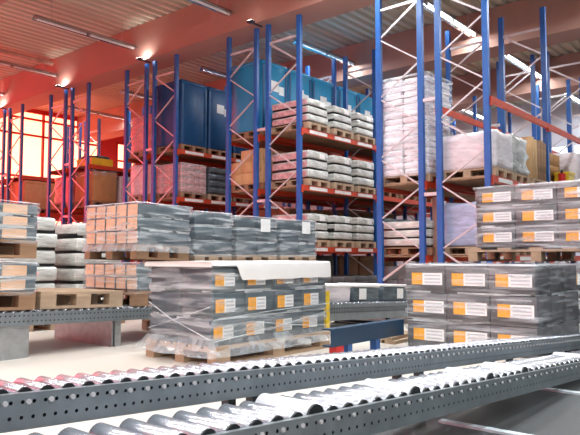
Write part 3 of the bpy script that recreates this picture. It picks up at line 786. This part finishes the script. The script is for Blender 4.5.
# blue barrier beam
t = thing('floor_barrier', 'dark teal steel beam on short blue legs between the two near carton stacks', 'barrier', (3.98, 2.95, 0))
obj('barrier_beam', MB().box(0, 1.1, 0, .012, .105, .245).box(0,1.1,.012,.09,.233,.245).box(0,1.1,.012,.09,.105,.117).mesh('barrier_beam', ['teal']), t)
for x in (.24, .66): obj('leg', MB().box(x, x+.06, .014, .08, .008, .105).box(x-.02,x+.08,.0,.1,0,.008).mesh('leg', ['blue']), t)
for x in (.06,): obj('red_stop', MB().box(x, x+.1, .0, .07, .05, .104).mesh('red_stop', ['red']), t)

# ------------------------------------------------------------------ ceiling lights, pipe, lamps
def luminaire(x0, x1, y, label, lit, z=6.42, power=0, two=True):
    L = x1-x0
    t = thing('strip_light', label, 'ceiling light', ((x0+x1)/2, y, z), group='strip lights under the roof')
    mb = MB().box(-L/2, L/2, -.05, .05, 0, .05); obj('housing', mb.mesh('housing', ['chrome' if not lit else 'galv']), t)
    for k in (-1, 1):
        mb = MB(); mb.v = [(-L/2,k*.05,.02),(L/2,k*.05,.02),(L/2,k*.12,-.05),(-L/2,k*.12,-.05),(-L/2,k*.055,.025),(L/2,k*.055,.025),(L/2,k*.125,-.045),(-L/2,k*.125,-.045)]
        mb.f = [(0,1,2,3),(7,6,5,4),(0,4,5,1),(1,5,6,2),(2,6,7,3),(3,7,4,0)]; mb.m = [0]*6
        obj('reflector_wing', mb.mesh('reflector_wing', ['chrome']), t)
    n = 2 if L > 2 else 1
    for i in range(n):
        a, b = -L/2+.06+i*L/n, -L/2+(i+1)*L/n-.06
        mb = MB().tube([(a,0,-.035),(b,0,-.035)], .03, n=10, up=(0,0,1))
        obj('tube', mb.mesh('tube', ['tube' if lit else 'label_w']), t)
        for e in (a-.03, b+.0): obj('end_cap', MB().box(e, e+.03, -.03, .03, -.05, 0).mesh('end_cap', ['galv']), t)
    for x in (-L*.35, L*.35): obj('hanger_rod', MB().tube([(x,0,.05),(x,0,CZ-z)], .006, n=6).mesh('hanger_rod', ['galv']), t)
    if power:
        d = bpy.data.lights.new('strip_light_glow', 'AREA'); d.shape = 'RECTANGLE'; d.size = L-.1; d.size_y = .2; d.energy = power; d.color = (.93,.97,1)
        lo = bpy.data.objects.new('strip_light_glow', d); C.objects.link(lo); lo.parent = t; lo.location = (0,0,-.06)
AI = [6.5, 10.2, 13.85, 17.85, 21.3]
AN = ['the aisle beside the white sacks', 'the aisle of silver stacks', 'the aisle of dark blue boxes', 'the big brown carton aisle', 'the aisle nearest the glowing window']
PW_ = 95
for i, y in enumerate(AI):
    luminaire(7.1, 9.93, y, ('bright unseen' if i == 0 else 'unlit shiny') + ' strip light before the first beam, over ' + AN[i], i == 0, power=150 if i == 0 else 0)  # first one is out of view, lit to brighten the white sacks
    luminaire(12.3, 14.88, y, ('lit strip light' if i < 2 else 'dim strip light') + ' between the first two beams, over ' + AN[i], i == 0, power=PW_ if i < 2 else 40)
    luminaire(16.9, 19.83, y, 'strip light beyond the second roof beam, over ' + AN[i], i == 0, power=PW_ if i < 3 else 40)
    if i < 2: luminaire(21.4, 24.6, y, 'strip light close to the pale back wall, over ' + AN[i], True, power=PW_)
for i, y in enumerate((-3.5, 0., 3.4, 6.6, 10.2)):
    for j, x in enumerate((-2.9, 1.9)):
        luminaire(x, x+2.9, y, 'overhead strip light above the roller lanes, ' + ['first','second','third','fourth','fifth'][i] + ' line, ' + ['outer','inner'][j] + ' bay', True, power=170 if i < 3 else 120)
luminaire(7.1, 9.93, 2.9, 'unseen added strip light before the first beam, over the nearest rack', True, power=150)  # added out of view to brighten sacks and rack ends
luminaire(12.3, 14.88, 2.9, 'unseen added strip light between the first two beams, over the nearest rack', True, power=PW_)  # also out of view, added for more light on the racks
luminaire(16.9, 19.83, 2.9, 'strip light over the far end of the nearest rack', True, power=PW_)
luminaire(21.4, 24.6, 2.9, 'strip light over the nearest rack by the back wall', True, power=PW_)
t = thing('ceiling_pipe', 'painted pipe slung under the roof deck with end flanges', 'pipe', (0, 18.0, 6.8))
obj('pipe_run', MB().tube([(4.0,0,0),(10.6-.75,0,0)], .07, n=14, up=(0,0,1)).mesh('pipe_run', ['pipe']), t)
for x in (5.2, 7.5, 9.4): obj('pipe_clip', MB().tube([(x-.02,0,0),(x+.02,0,0)], .085, n=14, up=(0,0,1)).tube([(x,0,.07),(x,0,.2)], .01, n=6).mesh('pipe_clip', ['pipe']), t)
for k, y in enumerate((5.30, 9.37, 13.37, 17.40, 21.42)):
    t = thing('flood_lamp', 'small flood lamp at the rack tops washing the roof beam, ' + ['over the white sacks','over the pale blue boxes','over the dark blue boxes','over the big brown carton','before the glowing window'][k], 'lamp', (9.72, y, 5.93), group='small flood lamps under the roof beam')
    obj('lamp_body', bevbox('lamp_body', .12, .16, .05, .012, 'dark', seg=1), t)
    obj('lamp_arm', MB().box(.06, .36, -.015, .015, .0, .03).mesh('lamp_arm', ['dark']), t)
    obj('lamp_glass', MB().box(-.045,.045,-.06,.06,.05,.055).mesh('lamp_glass', ['tube']), t)
    if k not in (1,):
        d = bpy.data.lights.new('flood_glow', 'SPOT'); d.energy = 16; d.spot_size = math.radians(150); d.spot_blend = .5; d.shadow_soft_size = .03; d.color = (1,.95,.9)
        lo = bpy.data.objects.new('flood_glow', d); C.objects.link(lo); lo.parent = t; lo.location = (.06,0,.10); lo.rotation_euler = (0, math.radians(235), 0)

# ------------------------------------------------------------------ world, camera
w = bpy.data.worlds.new('world'); sc.world = w; w.use_nodes = True
w.node_tree.nodes['Background'].inputs['Color'].default_value = (.86,.93,1,1)
w.node_tree.nodes['Background'].inputs['Strength'].default_value = .36
cam = bpy.data.cameras.new('camera'); co = bpy.data.objects.new('camera', cam); C.objects.link(co); sc.camera = co
cam.sensor_width = 36; cam.lens = 630/580*36; cam.clip_start = .02
a, p = math.radians(40.3), math.atan((258-217.5)/630)
co.location = (0, 0, .8)
co.rotation_euler = Vector((math.cos(a)*math.cos(p), math.sin(a)*math.cos(p), math.sin(p))).to_track_quat('-Z', 'Y').to_euler()
sc.view_settings.view_transform = 'Standard'; sc.view_settings.look = 'None'
sc.view_settings.exposure = .22; sc.view_settings.gamma = 1
sc.cycles.transparent_max_bounces = 12
